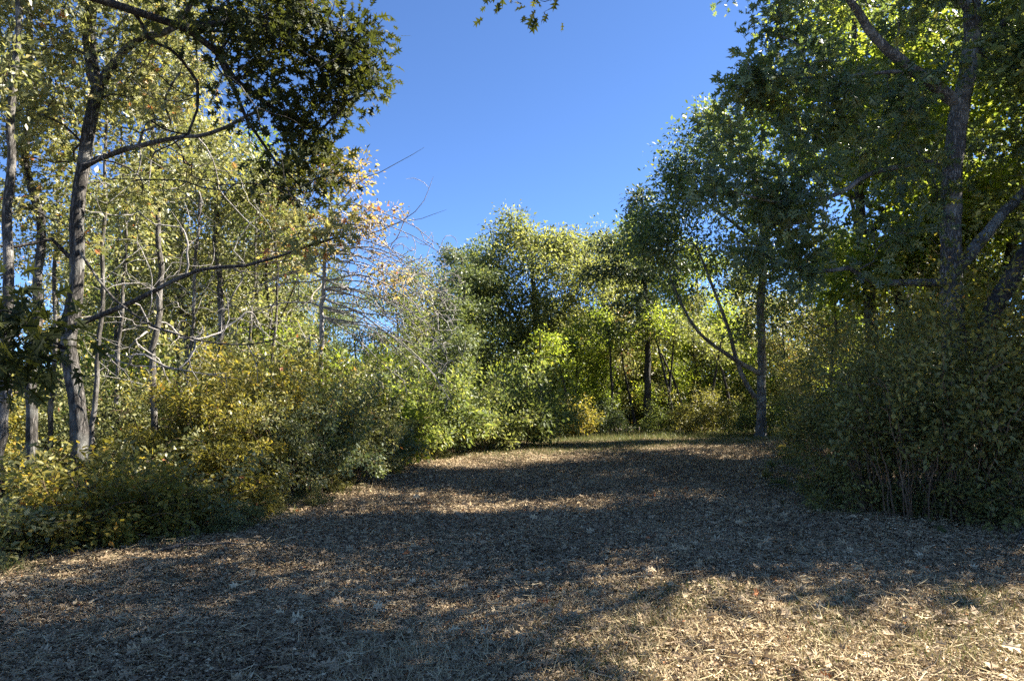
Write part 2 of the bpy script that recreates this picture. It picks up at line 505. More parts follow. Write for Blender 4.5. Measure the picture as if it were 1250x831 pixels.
# ------------------------------------------------------------------ ground
def make_ground():
    g = np.linspace(-1, 1, 260)
    xs = np.sign(g) * (np.abs(g) * 22 + 900 * np.abs(g) ** 7)
    g2 = np.linspace(0, 1, 320)
    ys = -60 * (1 - np.minimum(g2 / 0.12, 1)) + np.where(g2 > 0.12, (g2 - 0.12) / 0.88 * 60 + 900 * np.clip((g2 - 0.12) / 0.88, 0, 1) ** 9, 0)
    X, Y = np.meshgrid(xs, ys)
    Z = gh(X, Y)
    V = np.stack([X, Y, Z], -1).reshape(-1, 3)
    ny, nx = X.shape
    i = np.arange(ny - 1)[:, None] * nx + np.arange(nx - 1)[None]
    F = np.stack([i, i + 1, i + nx + 1, i + nx], -1).reshape(-1, 4)
    m, nt, out = nodemat('leaf_strewn_soil')
    N, L = nt.nodes, nt.links
    tc = N.new('ShaderNodeTexCoord')
    n1 = N.new('ShaderNodeTexNoise'); n1.inputs['Scale'].default_value = 38; n1.inputs['Detail'].default_value = 6; n1.inputs['Roughness'].default_value = 0.7
    n2 = N.new('ShaderNodeTexNoise'); n2.inputs['Scale'].default_value = 0.5; n2.inputs['Detail'].default_value = 3
    L.new(tc.outputs['Object'], n1.inputs['Vector']); L.new(tc.outputs['Object'], n2.inputs['Vector'])
    r1 = ramp(nt, [(0.3, (0.04, 0.028, 0.02)), (0.55, (0.11, 0.082, 0.06)), (0.75, (0.2, 0.16, 0.12))])
    L.new(n1.outputs['Fac'], r1.inputs['Fac'])
    r2 = ramp(nt, [(0.4, (1, 1, 1)), (0.65, (0.85, 0.9, 0.68))])
    L.new(n2.outputs['Fac'], r2.inputs['Fac'])
    mx = N.new('ShaderNodeMix'); mx.data_type = 'RGBA'; mx.blend_type = 'MULTIPLY'; mx.inputs['Factor'].default_value = 1
    L.new(r1.outputs['Color'], mx.inputs['A']); L.new(r2.outputs['Color'], mx.inputs['B'])
    p = N.new('ShaderNodeBsdfPrincipled'); p.inputs['Roughness'].default_value = 0.95; p.inputs['Specular IOR Level'].default_value = 0.1
    L.new(mx.outputs['Result'], p.inputs['Base Color'])
    bp = N.new('ShaderNodeBump'); bp.inputs['Strength'].default_value = 1; bp.inputs['Distance'].default_value = 0.05
    L.new(n1.outputs['Fac'], bp.inputs['Height']); L.new(bp.outputs[0], p.inputs['Normal'])
    L.new(p.outputs[0], out.inputs['Surface'])
    o = link('ground', mesh_from('ground', V, F, 4, m))
    o['kind'] = 'structure'; o['label'] = 'brown leaf strewn soil of the clearing rising to a low crest'; o['category'] = 'ground'
make_ground()

# ------------------------------------------------------------------ trees in front, each its own
# grey trunk on the left, forked high, with the low limb that crosses to the right
build_tree('oak_tree', 'tall grey trunk rising from the left thicket with a high fork and long low bough', 'tree', 11, ground_pt(-6.45, 10, -0.05),
    px_trunk(10, [(97, 575), (93, 480), (88, 420), (94, 300), (98, 230), (108, 160), (120, 105)]),
    [([at(120, 108, 10), at(145, 70, 9.9), at(175, 45, 9.7), at(215, 35, 9.4), at(250, -30, 9)], .075, .03),
     ([at(118, 112, 10), at(110, 50, 10.1), at(116, -60, 10.2), at(125, -190, 10.2), at(120, -300, 10.2)], .10, .04),
     ([at(104, 200, 10), at(150, 183, 9.6), at(210, 168, 9.2), at(255, 164, 8.8), at(300, 146, 8.5), at(345, 120, 8.2)], .046, .018),
     ([at(92, 398, 10), at(140, 378, 9.8), at(195, 352, 9.5), at(245, 331, 9.2), at(300, 324, 9), at(350, 308, 8.8), at(410, 290, 8.6)], .042, .014),
     ([at(94, 330, 10), at(60, 290, 9.8), at(15, 300, 9.5), at(-40, 290, 9.3)], .04, .015),
     ([at(92, 300, 10), at(140, 365, 9.4), at(215, 408, 9.0), at(300, 420, 8.8), at(345, 412, 8.7)], .022, .008)],
    [pb(60, 60, 10, 90, 150), pb(160, 20, 10, 90, 150), pb(120, -120, 10, 200, 220), pb(180, 100, 10, 60, 80), pb(40, 260, 10.5, 70, 80), pb(260, 180, 9.8, 60, 50), pb(230, 90, 9.4, 60, 50), pb(30, 190, 10.2, 80, 70),
     pb(160, 240, 10.6, 70, 50), pb(400, 285, 8.6, 40, 60, .75), pb(370, 310, 8.8, 25, 20), pb(300, -60, 9, 100, 80)],
    'yellow', 'bark', leaf='oak', lsize=0.11, per=13, spread=0.14, r0=0.12, r1=0.085, wig=0.02, ok_from=0.45,
    bare=lambda rng: np.vstack([at(rng.uniform(90, 340), rng.uniform(180, 480), rng.uniform(8.6, 10.6)) for _ in range(130)]))

# overhanging oak, its trunk just left of the view
O = np.array([-5.6, 3.0])
build_tree('oak_tree', 'dark spiky leaved oak whose shaded boughs hang into the top left corner', 'tree', 12, ground_pt(O[0], O[1], -0.05),
    [ground_pt(O[0], O[1], -0.05), (-5.55, 3.0, 1.5), (-5.6, 3.1, 3.2), (-5.45, 3.15, 5.0), (-5.3, 3.2, 7.0), (-5.2, 3.3, 9.0)],
    [([(-5.5, 3.15, 4.7), at(60, -60, 5.0), at(105, -5, 5.6), at(165, 15, 5.9), at(230, 36, 6.1), at(262, 62, 6.3), at(285, 95, 6.5), at(330, 128, 6.8), at(390, 160, 7)], .085, .018),
     ([at(232, 38, 6.1), at(290, 25, 6.3), at(350, 20, 6.5), at(420, 40, 6.8)], .035, .012),
     ([at(270, 72, 6.35), at(300, 150, 6.6), at(335, 200, 6.8), at(380, 240, 6.9)], .025, .010),
     ([(-5.6, 3.1, 2.4), at(-60, 330, 3.6), at(-20, 375, 3.4), at(30, 400, 3.5), at(80, 425, 3.7)], .03, .008),
     ([(-5.4, 3.15, 6.2), (-3.6, 4.2, 6.9), (-1.6, 5.2, 6.5), at(560, -60, 6), at(620, -28, 6), at(665, -12, 6), at(705, -14, 6)], .07, .008)],
    [pb(350, 40, 6.6, 80, 85), pb(415, 95, 6.9, 48, 66), pb(300, 100, 6.6, 60, 30), pb(375, 170, 6.9, 50, 70), pb(430, 45, 6.8, 40, 45), pb(400, 215, 6.9, 34, 32),
     pb(275, 15, 6.2, 70, 30), pb(330, -60, 6.4, 110, 80), pb(345, 205, 6.8, 28, 22), pb(450, 100, 6.9, 22, 16),
     pb(15, 392, 3.4, 45, 34, .5), pb(78, 422, 3.7, 36, 18, .4), pb(-10, 440, 3.3, 45, 26, .7), pb(40, 410, 3.5, 40, 20, .4),
     pb(608, -8, 6, 14, 3, .5), pb(668, 2, 6, 20, 7, .6), pb(708, -10, 6, 16, 4, .5), pb(640, -20, 6, 24, 5, .5)],
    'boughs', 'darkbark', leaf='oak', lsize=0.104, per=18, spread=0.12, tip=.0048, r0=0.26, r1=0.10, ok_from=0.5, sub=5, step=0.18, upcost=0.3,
    bare=lambda rng: np.vstack([at(rng.uniform(120, 420), rng.uniform(0, 250), rng.uniform(5.9, 6.9)) for _ in range(130)]), darkbare=True, bare_r=1.0)

# slender trunks of the left wood
def slender(seed, Y, pts, r0, r1, blobs, label, mat='yellow', bark='palebark', lsize=0.095, per=22, leaf='simple', bare=None, limbs=(), group=None, sub=6):
    t = px_trunk(Y, pts)
    return build_tree('forest_tree', label, 'tree', seed, t[0], t, list(limbs), blobs, mat, bark, leaf=leaf, lsize=lsize, per=per, spread=0.17, r0=r0, r1=r1,
                      ok_from=0.35, bare=bare, sub=sub, wig=0.03, group=group)
slender(21, 9, [(-2, 560), (4, 480), (10, 300), (12, 180), (22, 40), (20, -80)], .085, .035,
        [pb(20, 90, 9, 70, 60), pb(-30, 0, 9, 90, 60), pb(40, -60, 9, 90, 60)], 'pale slender trunk at the left edge of the picture, leaves only near the top')
slender(22, 10.5, [(34, 570), (42, 450), (46, 330), (38, 200), (36, 60), (28, -80)], .085, .04,
        [pb(40, 100, 10.5, 80, 70), pb(10, 10, 10.5, 90, 70), pb(60, -60, 10.5, 90, 70), pb(70, 250, 11, 50, 30)], 'wavy grey trunk just left of the tall forked trunk',
        bark='bark')
slender(23, 13, [(188, 590), (189, 430), (196, 330), (189, 200), (184, 90), (180, 10)], .07, .03,
        [pb(190, 200, 13, 70, 90), pb(150, 110, 13, 70, 80), pb(230, 150, 13, 60, 70), pb(200, 40, 13, 80, 90), pb(170, 300, 13.4, 60, 50)],
        'thin mottled trunk to the right of the tall forked trunk',
        bare=lambda rng: np.vstack([at(rng.uniform(120, 270), rng.uniform(280, 480), rng.uniform(12.2, 13.2)) for _ in range(110)]))
slender(24, 16, [(268, 560), (270, 430), (268, 340), (266, 280), (262, 170)], .10, .05,
        [pb(260, 220, 16, 70, 110), pb(310, 260, 16, 60, 90), pb(220, 300, 16, 60, 80), pb(330, 210, 16, 60, 80), pb(280, 330, 16.5, 70, 80)],
        'pale bleached trunk among yellow green leaves above the middle of the left thicket', bark='palebark',
        bare=lambda rng: np.vstack([at(rng.uniform(180, 360), rng.uniform(280, 460), rng.uniform(14.8, 16.2)) for _ in range(130)]))

for k, (px, Y, h_, lab) in enumerate([(118, 12, 8, 'very thin grey pole close to the right of the tall forked trunk'), (152, 14, 8, 'thin leaning grey pole left of the thin mottled trunk'), (226, 15, 8.5, 'thin grey pole between the thin mottled and pale bleached trunks'),
        (303, 17, 8, 'thin pale pole right of the pale bleached trunk'), (338, 18, 8, 'thin pale pole left of the peach leaved tree'), (70, 12.5, 8, 'thin grey pole between the wavy trunk and the tall forked trunk')]):
    rp = np.random.default_rng(900 + k); b = ground_pt((px - 625) / FPX * Y, Y, -.05); a_ = rp.normal(0, .35); c_ = rp.normal(0, .25)
    build_tree('forest_tree', lab, 'tree', 950 + k, b, [b, b + np.array([a_ * .3 + rp.normal(0, .07), c_ * .3, h_ * .3]), b + np.array([a_ * .6 + rp.normal(0, .1), c_ * .6, h_ * .6]), b + np.array([a_, c_, h_])], [],
        [(b + np.array([a_, c_, h_ * .9]), (1.0, 1.0, .9), 40)], 'yellow', 'palebark', lsize=.095, per=16, spread=.17, r0=.05, r1=.02, ok_from=.4, step=.25,
        bare=lambda rng, b=b, h_=h_: b + np.stack([rng.normal(0, .7, 26), rng.normal(0, .7, 26), rng.uniform(.25, .8, 26) * h_], 1))
# the tree with turning peach leaves and the fan of bare drooping branches
def bare_fan(rng):
    out = []
    for _ in range(1500):
        u = rng.random(); x = 410 + u * 150
        out.append(at(x + rng.normal(0, 8), 300 + u * 70 + rng.normal(0, 30) + (rng.random() < .4) * rng.uniform(0, 100), rng.uniform(14.6, 16.6)))
    for _ in range(120):
        out.append(at(rng.uniform(270, 400), rng.uniform(290, 440), rng.uniform(15, 16.8)))
    return np.vstack(out)
Tt = px_trunk(16, [(391, 600), (393, 420), (396, 340), (400, 270), (404, 210), (406, 170)])
rb = np.random.default_rng(5)
fan = []
for k in range(30):
    z0 = rb.uniform(235, 400); tx = rb.uniform(450, 556); ty = z0 + (tx - 395) * rb.uniform(.25, .75) + rb.normal(0, 8); dy = rb.uniform(-1.6, .4)
    fan.append(([at(397, z0, 16), at(397 + (tx - 397) * .4, z0 + (ty - z0) * .12, 16 + dy * .4), at(397 + (tx - 397) * .75, z0 + (ty - z0) * .5, 16 + dy * .8), at(tx, ty, 16 + dy)], .018, .007))
for k in range(7):
    z0 = rb.uniform(270, 390); tx = rb.uniform(255, 340); ty = z0 + (395 - tx) * rb.uniform(0, .45)
    fan.append(([at(392, z0, 16), at(392 + (tx - 392) * .5, z0 + (ty - z0) * .15, 15.8), at(tx, ty, 15.6)], .022, .007))
build_tree('pin_oak_tree', 'tree with peach and yellow turning leaves and a fan of bare pale drooping branches', 'tree', 31, Tt[0], Tt,
    [([at(394, 345, 16), at(440, 335, 15.7), at(495, 362, 15.4), at(530, 385, 15.2)], .028, .008),
     ([at(396, 312, 16), at(450, 300, 15.8), at(505, 325, 15.5), at(528, 345, 15.3)], .026, .008),
     ([at(393, 365, 16), at(445, 385, 15.6), at(510, 435, 15.2), at(545, 478, 15)], .028, .007),
     ([at(393, 385, 16), at(430, 410, 15.5), at(480, 455, 15.2), at(500, 470, 15)], .022, .007),
     ([at(397, 285, 16), at(445, 285, 15.8), at(490, 268, 15.6), at(515, 245, 15.5), at(529, 215, 15.4)], .022, .005),
     ([at(399, 265, 16), at(440, 222, 15.8), at(475, 205, 15.7), at(518, 180, 15.6)], .018, .005),
     ([at(398, 275, 16), at(460, 275, 15.7), at(500, 268, 15.5), at(545, 256, 15.4)], .016, .005),
     ([at(394, 340, 16), at(350, 318, 16), at(300, 330, 16), at(262, 350, 16)], .024, .007)] + fan,
    [pb(425, 225, 16, 36, 60), pb(450, 265, 16, 40, 70), pb(380, 240, 16, 50, 70), pb(490, 320, 15.8, 40, 22), pb(415, 285, 16, 50, 45), pb(345, 280, 16, 50, 40), pb(470, 345, 15.8, 55, 14)],
    'peach', 'twig', lsize=0.095, per=14, spread=0.15, r0=0.085, r1=0.02, bare=bare_fan, twigbark='twig', ok_from=0.3, tip=0.0062, sag=-0.25, wig=0.03, bare_r=1.4)

# big oak on the right
Tm = [ground_pt(8.45, 13, -0.05), at(1168, 560, 13), at(1165, 370, 13), at(1160, 270, 13), at(1165, 180, 13), at(1172, 128, 13), at(1185, 60, 13), at(1190, 0, 13), at(1197, -100, 13), at(1190, -230, 13)]
build_tree('oak_tree', 'massive grey oak among the dark right shrubs, its bough reaching over the clearing', 'tree', 41, Tm[0], Tm,
    [([at(1170, 128, 13), at(1120, 88, 12.8), at(1085, 62, 12.6), at(1050, 22, 12.4), at(1015, -30, 12.2), at(960, -90, 12)], .13, .04),
     ([at(1158, 345, 13), at(1100, 344, 12.8), at(1062, 343, 12.6), at(1035, 328, 12.4), at(1000, 331, 12.2), at(955, 324, 12)], .085, .025),
     ([at(1167, 335, 13), at(1195, 292, 13.2), at(1220, 264, 13.4), at(1260, 225, 13.6), at(1310, 160, 14)], .13, .06),
     ([at(1163, 198, 13), at(1110, 200, 12.5), at(1060, 215, 12.1), at(1010, 243, 11.8), at(950, 246, 11.5), at(900, 236, 11.3)], .075, .02),
     ([at(1115, 83, 12.8), at(1065, 90, 12.3), at(1000, 96, 12), at(940, 100, 11.8)], .045, .015),
     ([at(1180, 90, 13), at(1225, 30, 13.4), at(1270, -30, 14), at(1330, -90, 14)], .09, .03),
     ([at(1188, 20, 13), at(1130, -60, 12.6), at(1060, -150, 12.2)], .08, .03)],
    [pb(990, 60, 12, 95, 130), pb(930, 120, 11.6, 55, 75), pb(1050, 170, 12.2, 80, 100), pb(1120, 40, 12.6, 80, 90), pb(1230, 80, 13.4, 80, 90),
     pb(985, 250, 11.7, 70, 90), pb(1060, 270, 12.2, 65, 60), pb(1220, 190, 13.6, 70, 70), pb(960, -60, 12, 120, 120), pb(1090, -130, 12.4, 150, 150), pb(1250, -100, 13.5, 150, 120),
     pb(930, 210, 11.5, 42, 50), pb(893, 150, 11.4, 32, 45), pb(878, 235, 11.2, 34, 46), pb(925, 290, 11.6, 46, 50), pb(870, 200, 11.2, 22, 22), pb(1090, 120, 12.8, 70, 60), pb(980, 320, 12, 50, 45), pb(1120, 220, 12.6, 60, 50),
     ((8.2, 14.0, 12.8), (4.0, 3.6, 2.5), 240), ((10.5, 15.6, 10.0), (2.6, 2.6, 2.6), 120), ((8.4, 16.5, 12.5), (3.0, 2.2, 2.0), 120), ((9.0, 16.5, 9.5), (3.5, 2.5, 3.0), 140)],
    'oak', 'bigbark', leaf='oak', lsize=0.195, per=9, spread=0.17, sig=.125, r0=0.235, r1=0.11, ok_from=0.5, sub=15, upcost=0.5, wig=0.025)

# leaning trunk by the right edge
Tn = px_trunk(11, [(1200, 420), (1232, 345), (1262, 290), (1300, 190, 11.8), (1330, 60, 12.6), (1340, -80, 13)])
build_tree('oak_tree', 'thick dark trunk leaning out of the picture at the right edge', 'tree', 42, Tn[0], Tn, [],
    [pb(1290, 120, 13.0, 70, 60), pb(1330, -30, 13.4, 100, 90), pb(1250, 30, 13.0, 60, 50)], 'oak', 'darkbark', leaf='oak', lsize=0.13, per=18, spread=0.16, r0=0.155, r1=0.085, ok_from=0.6)

# oak beyond the crest with the curved low limb
Tk = px_trunk(27, [(929, 540), (930, 450), (928, 380), (931, 300), (925, 240), (914, 180), (905, 140)])
build_tree('oak_tree', 'dark oak at the far right end of the clearing with a low limb curving left', 'tree', 43, Tk[0], Tk,
    [([at(927, 455, 27), at(882, 430, 26.5), at(850, 402, 26), at(832, 372, 26), at(818, 338, 26)], .10, .035),
     ([at(925, 490, 27), at(905, 455, 26.8), at(890, 405, 26.5), at(868, 345, 26.2), at(850, 300, 26)], .10, .04),
     ([at(929, 300, 27), at(880, 260, 26.6), at(840, 230, 26.2)], .09, .03),
     ([at(926, 250, 27), at(965, 200, 27), at(990, 160, 27)], .08, .03)],
    [pb(880, 190, 26.6, 62, 159), pb(845, 245, 26.3, 45, 116), pb(935, 240, 27, 60, 130), pb(965, 170, 27, 60, 116), pb(895, 310, 26.6, 58, 130), pb(810, 290, 26, 42, 87), pb(950, 320, 27.4, 50, 87),
     pb(792, 272, 26.5, 26, 49, .7), pb(812, 300, 26.3, 34, 66), pb(822, 215, 26.5, 30, 65), pb(862, 152, 26.6, 30, 58), pb(830, 345, 26, 30, 31), pb(960, 385, 27, 40, 37), pb(895, 400, 26.5, 25, 20, .5)],
    'oak', 'bigbark', leaf='simple', lsize=0.145, per=26, spread=0.28, sub=6, sig=.23, r0=0.19, r1=0.10, ok_from=0.4, step=0.35, tip=0.006)

# broad crown in the middle of the far side
Th = px_trunk(38, [(662, 540), (660, 470), (655, 400), (650, 330), (655, 290)])
build_tree('oak_tree', 'broad mid green oak with a rounded top, tallest at the far middle of the clearing', 'tree', 44, Th[0], Th,
    [([at(660, 430, 38), at(620, 370, 37.5), at(600, 330, 37)], .14, .05), ([at(657, 420, 38), at(700, 360, 38), at(715, 310, 38)], .14, .05)],
    [pb(640, 308, 38, 42, 150), pb(592, 335, 37, 38, 120), pb(698, 318, 38, 40, 130), pb(612, 385, 37, 48, 140), pb(700, 385, 37.5, 46, 140), pb(650, 440, 37, 60, 140), pb(585, 425, 37, 36, 80), pb(655, 360, 36.5, 55, 160), pb(628, 284, 38, 26, 60), pb(690, 286, 38, 24, 56), pb(728, 345, 37.5, 30, 70), pb(575, 380, 37, 30, 60)],
    'muted', 'bark', leaf='simple', lsize=0.165, per=34, spread=0.34, sub=5, sig=.24, r0=0.26, r1=0.10, ok_from=0.35, step=0.4, tip=0.007)

# pine with dark tiers
Tp = px_trunk(34, [(791, 540), (790, 420), (786, 300), (783, 232)])
build_tree('pine_tree', 'dark pine with a straight black trunk between the broad oak and the curved limb oak', 'tree', 45, Tp[0], Tp, [],
    [pb(782, 244, 34, 15, 22, .8), pb(782, 262, 34, 24, 26, .3), pb(758, 300, 33.6, 36, 46, .22), pb(796, 278, 34, 32, 36, .25), pb(745, 330, 33.6, 38, 50, .3), pb(790, 330, 33, 40, 60, .35), pb(825, 320, 34, 34, 40, .25), pb(772, 370, 33.4, 44, 44, .25), pb(810, 395, 33.6, 40, 36, .25), pb(752, 405, 33.4, 40, 36, .25)],
    'needle', 'darkbark', leaf='simple', lsize=0.17, per=24, spread=0.24, sub=4, sig=.26, r0=0.20, r1=0.05, ok_from=0.3, step=0.35, tip=0.006)

# ------------------------------------------------------------------ kinds of wood, built once and copied
def proto_tree(seed, h, rad, base, r0, n, lsize, per, mat, bark, leaf='simple', lean=0.1, forks=2, tip=0.004, spread=0.2, name='forest_tree', step=0.3):
    rng = np.random.default_rng(seed)
    top = np.array([rng.normal(0, lean * h * 0.3), rng.normal(0, lean * h * 0.3), h * 0.93])
    tr = [(0, 0, -0.08), (rng.normal(0, .08), rng.normal(0, .08), h * .25), (top[0] * .4 + rng.normal(0, .12), top[1] * .4 + rng.normal(0, .12), h * .55), tuple(top)]
    limbs = []
    for k in range(forks):
        a = rng.uniform(0, 6.283); z = h * rng.uniform(base, 0.6); L = rng.uniform(.5, .8) * rad
        c, s = math.cos(a), math.sin(a)
        limbs.append(([(top[0] * .3, top[1] * .3, z), (c * L * .6, s * L * .6, z + L * .5), (c * L, s * L, z + L * 1.1)], r0 * .5, r0 * .15))
    blobs = []
    for k in range(9):
        z = base + (1 - base) * (k + .6) / 9.6
        w = rad * (0.55 + 0.5 * math.sin(math.pi * min(1, (z - base) / (1 - base)) ** 0.8))
        a = rng.uniform(0, 6.283) + k * 2.4; o = w * rng.uniform(.2, .55)
        blobs.append(((math.cos(a) * o + top[0] * z, math.sin(a) * o + top[1] * z, h * z), (w * .6, w * .6, h * (1 - base) * .13), n // 9))
    return build_tree(name, '', 'tree', seed + 500, (0, 0, 0), tr, limbs, blobs, mat, bark, leaf=leaf, lsize=lsize, per=per, spread=spread, r0=r0, r1=r0 * .3, ok_from=base * 0.8, step=step, tip=tip)

def proto_shrub(seed, h, rad, stems, n, lsize, per, mat, bark='stem', leaf='simple', low=0.12, tip=0.0022, spread=0.07, flat=False, name='shrub', sub=5, shoots=12, thin=1.0, fan=.22):
    rng = np.random.default_rng(seed)
    s = Skel(rng)
    first = True
    b0 = np.array([0, 0, -0.05])
    for k in range(stems):
        a = k * 2.4 + rng.uniform(-.5, .5); L = rad * rng.uniform(.35, .9); z = h * rng.uniform(.45, .98)
        c, q = math.cos(a), math.sin(a); br = rng.uniform(0.02, fan) * rad
        p = [(c * br, q * br, -0.05), (c * (br + L * .25), q * (br + L * .25), z * .5), (c * (br + L * .7), q * (br + L * .7), z * .92), (c * (br + L * 1.05), q * (br + L * 1.05), z * .95)]
        pts = smooth(p, .15); pts[1:-1] += rng.normal(0, .018, (len(pts) - 2, 3))
        t = np.linspace(0, 1, len(pts)); rr = thin * rng.uniform(.008, .02) * (1 - .65 * t)
        ids = s.add(pts, -1, 0, rr); s.ok[ids[:int(len(ids) * .35)]] = False
    blobs = []
    for k in range(10):
        a = k * 2.4; u = math.sqrt((k + .5) / 10)
        o = rad * .72 * u; z = h * (low + (1 - low) * rng.uniform(.35, .95) * math.sqrt(max(0.05, 1 - (u * .8) ** 2)))
        blobs.append(((math.cos(a) * o, math.sin(a) * o, z * .86), (rad * .38, rad * .38, h * (.14 if flat else .24)), n // 13))
    for k in range(6):
        a = k * 1.05 + .3
        blobs.append(((math.cos(a) * rad * .7, math.sin(a) * rad * .7, h * (low + .18)), (rad * .34, rad * .34, h * .18), n // 26))
    tg = blob_targets(rng, blobs, sub, .17)
    for k in range(shoots):
        a = rng.uniform(0, 6.283); o = rad * rng.uniform(.1, .95)
        q = np.array([math.cos(a) * o, math.sin(a) * o, h * rng.uniform(.75, 1.0)])
        e = q + np.array([math.cos(a) * rad * rng.uniform(.0, .35), math.sin(a) * rad * rng.uniform(.0, .35), h * rng.uniform(.1, .38)])
        tg = np.vstack([tg] + [q + (e - q) * t for t in (.25, .5, .75, 1.0)])
    tg[:, 2] = np.maximum(tg[:, 2], .06)
    s.reach(tg, step=.14, lift=.3, upcost=.3)
    s.radii(tip, .45)
    root = thing(name, '', 'shrub', (0, 0, 0))
    t = s.tubes(0)
    link('stem', mesh_from('stem', t[0], t[1], 4, M[bark]), root)
    pos, dr = s.leaf_points(per, spread, .15)
    k = pos[:, 2] > .03
    link('foliage', leaves_mesh('foliage', rng, pos[k], dr[k], lsize, M[mat], leaf, up=.9, jit=.6, droop=.1), root)
    return root

used = {}
def place(proto, x, y, label, group=None, rz=0.0, sc=1.0, mats=None, name=None):
    loc = ground_pt(x, y)
    if proto.name not in used:
        used[proto.name] = 1
        proto.location = loc; proto.rotation_euler = (0, 0, rz); proto.scale = sc if hasattr(sc, '__len__') else (sc, sc, sc)
        proto['label'] = label
        if group: proto['group'] = group
        if mats:
            for ch in proto.children:
                nm = ch.name.split('.')[0]
                if nm in mats:
                    ch.material_slots[0].link = 'OBJECT'; ch.material_slots[0].material = mats[nm]
        return proto
    return dup(proto, loc, rz, sc, label, group, mats, name)

rng = np.random.default_rng(7)
YT = [proto_tree(101 + k, 8.5, 2.0, .28, .085, 330, .105, 24, 'yellow', 'palebark', tip=.004) for k in range(3)]
OT = [proto_tree(111 + k, 13.5, 3.4, .3, .20, 520, .18, 28, 'mid', 'bark', tip=.006, spread=.28, step=.4, forks=3) for k in range(3)]
SP = [proto_tree(121 + k, 6.0, 1.7, .22, .05, 300, .12, 22, 'fresh', 'darkbark', tip=.004, spread=.2) for k in range(3)]
SH = [proto_shrub(131 + k, 2.4, 1.45, 10, 640, .088, 15, 'olive', spread=.09, sub=12, shoots=20) for k in range(4)]
LOW = [proto_shrub(141 + k, 1.0, .95, 12, 420, .082, 12, 'olive', low=.05, sub=8, shoots=10, tip=.0018) for k in range(3)]
BIG = [proto_shrub(151 + k, 3.4, 2.1, 18, 900, .072, 15, 'dark', low=.28, spread=.11, sub=17, shoots=60) for k in range(3)]
FAR = [proto_shrub(161 + k, 2.2, 1.6, 8, 420, .13, 14, 'mid', spread=.16, sub=9, tip=.004) for k in range(3)]

def X(px, Y):
    return (px - 625) / FPX * Y

# left thicket: tall shrubs of the rounded mass (px, Y, scale, material)
for k, (px, Y, sc, mt, lab) in enumerate([
        (210, 12.5, .72, 'olive', 'olive shrub in the thicket beneath the thin mottled trunk'),
        (262, 12.8, .82, 'olive', 'bushy olive shrub of the left thicket below the pale bleached trunk'),
        (318, 13.0, .92, 'olive', 'tallest dome of the yellow tinged left thicket'),
        (372, 13.6, .86, 'olive', 'olive shrub right of the tallest dome of the left thicket'),
        (425, 14.6, .90, 'yellow', 'shrub with golden leaves at its crown near the right end of the left thicket'),
        (458, 16.0, .82, 'grey', 'grey green shrub at the right end of the left thicket'),
        (345, 15.6, 1.0, 'yellow', 'yellow leaved shrub showing over the back of the left thicket'),
        (240, 15.5, .95, 'yellow', 'yellow shrub behind the olive thicket and before the pale bleached trunk'),
        (300, 11.3, .62, 'olive', 'short olive shrub at the front foot of the left thicket'),
        (352, 11.9, .62, 'yellow', 'low yellow flecked shrub before the tallest dome of the left thicket'),
        (398, 12.9, .72, 'grey', 'small blue grey shrub in front of the right part of the left thicket'),
        (442, 14.2, .62, 'yellow', 'small light green shrub hanging over the litter at the thicket corner'),
        (476, 17.2, .7, 'olive', 'narrow green shrub on the last corner of the left thicket'),
        (140, 13.5, .8, 'yellow', 'yellow green shrub standing between the tall forked trunk and the thin mottled trunk'),
        (60, 13.5, .75, 'yellow', 'yellow green shrub seen between the wavy trunk and the tall forked trunk'),
        (-40, 11.5, .8, 'olive', 'olive shrub cut by the left edge behind the pale slender trunk')]):
    place(SH[k % 4], X(px, Y), Y, lab, 'shrubs of the left thicket', rz=k * 1.9, sc=sc, mats={'foliage': M[mt]})
# low growth along the left edge of the clearing
for k, (px, Y, sc, mt, lab) in enumerate([
        (8, 7.6, .85, 'yellow', 'bright yellow low shrub at the left edge of the clearing'),
        (55, 8.1, .95, 'olive', 'low yellow green shrub second from the left edge along the clearing'),
        (105, 8.5, 1.0, 'olive', 'low spreading shrub in front of the tall forked trunk'),
        (155, 8.9, 1.0, 'olive', 'low spreading shrub right of the tall forked trunk'),
        (205, 9.3, .95, 'olive', 'low green shrub below the thin mottled trunk'),
        (250, 9.9, .95, 'yellow', 'low yellow green shrub at the left foot of the tall thicket'),
        (30, 9.4, 1.2, 'yellow', 'knee high yellow shrub at the base of the wavy grey trunk'),
        (90, 9.7, 1.15, 'olive', 'dark low shrub around the base of the tall forked trunk'),
        (160, 10.3, 1.2, 'yellow', 'yellow low shrub behind the front row of low growth'),
        (225, 11.0, 1.15, 'olive', 'low olive shrub tucked against the tall thicket'),
        (-60, 8.6, 1.1, 'yellow', 'yellow low shrub half outside the left edge of the picture'),
        (300, 10.7, .7, 'olive', 'ankle high green shrub on the litter before the thicket')]):
    place(LOW[k % 3], X(px, Y), Y, lab, 'low shrubs along the left edge of the clearing', rz=k * 2.3, sc=(sc, sc, sc * .78), mats={'foliage': M[mt]})

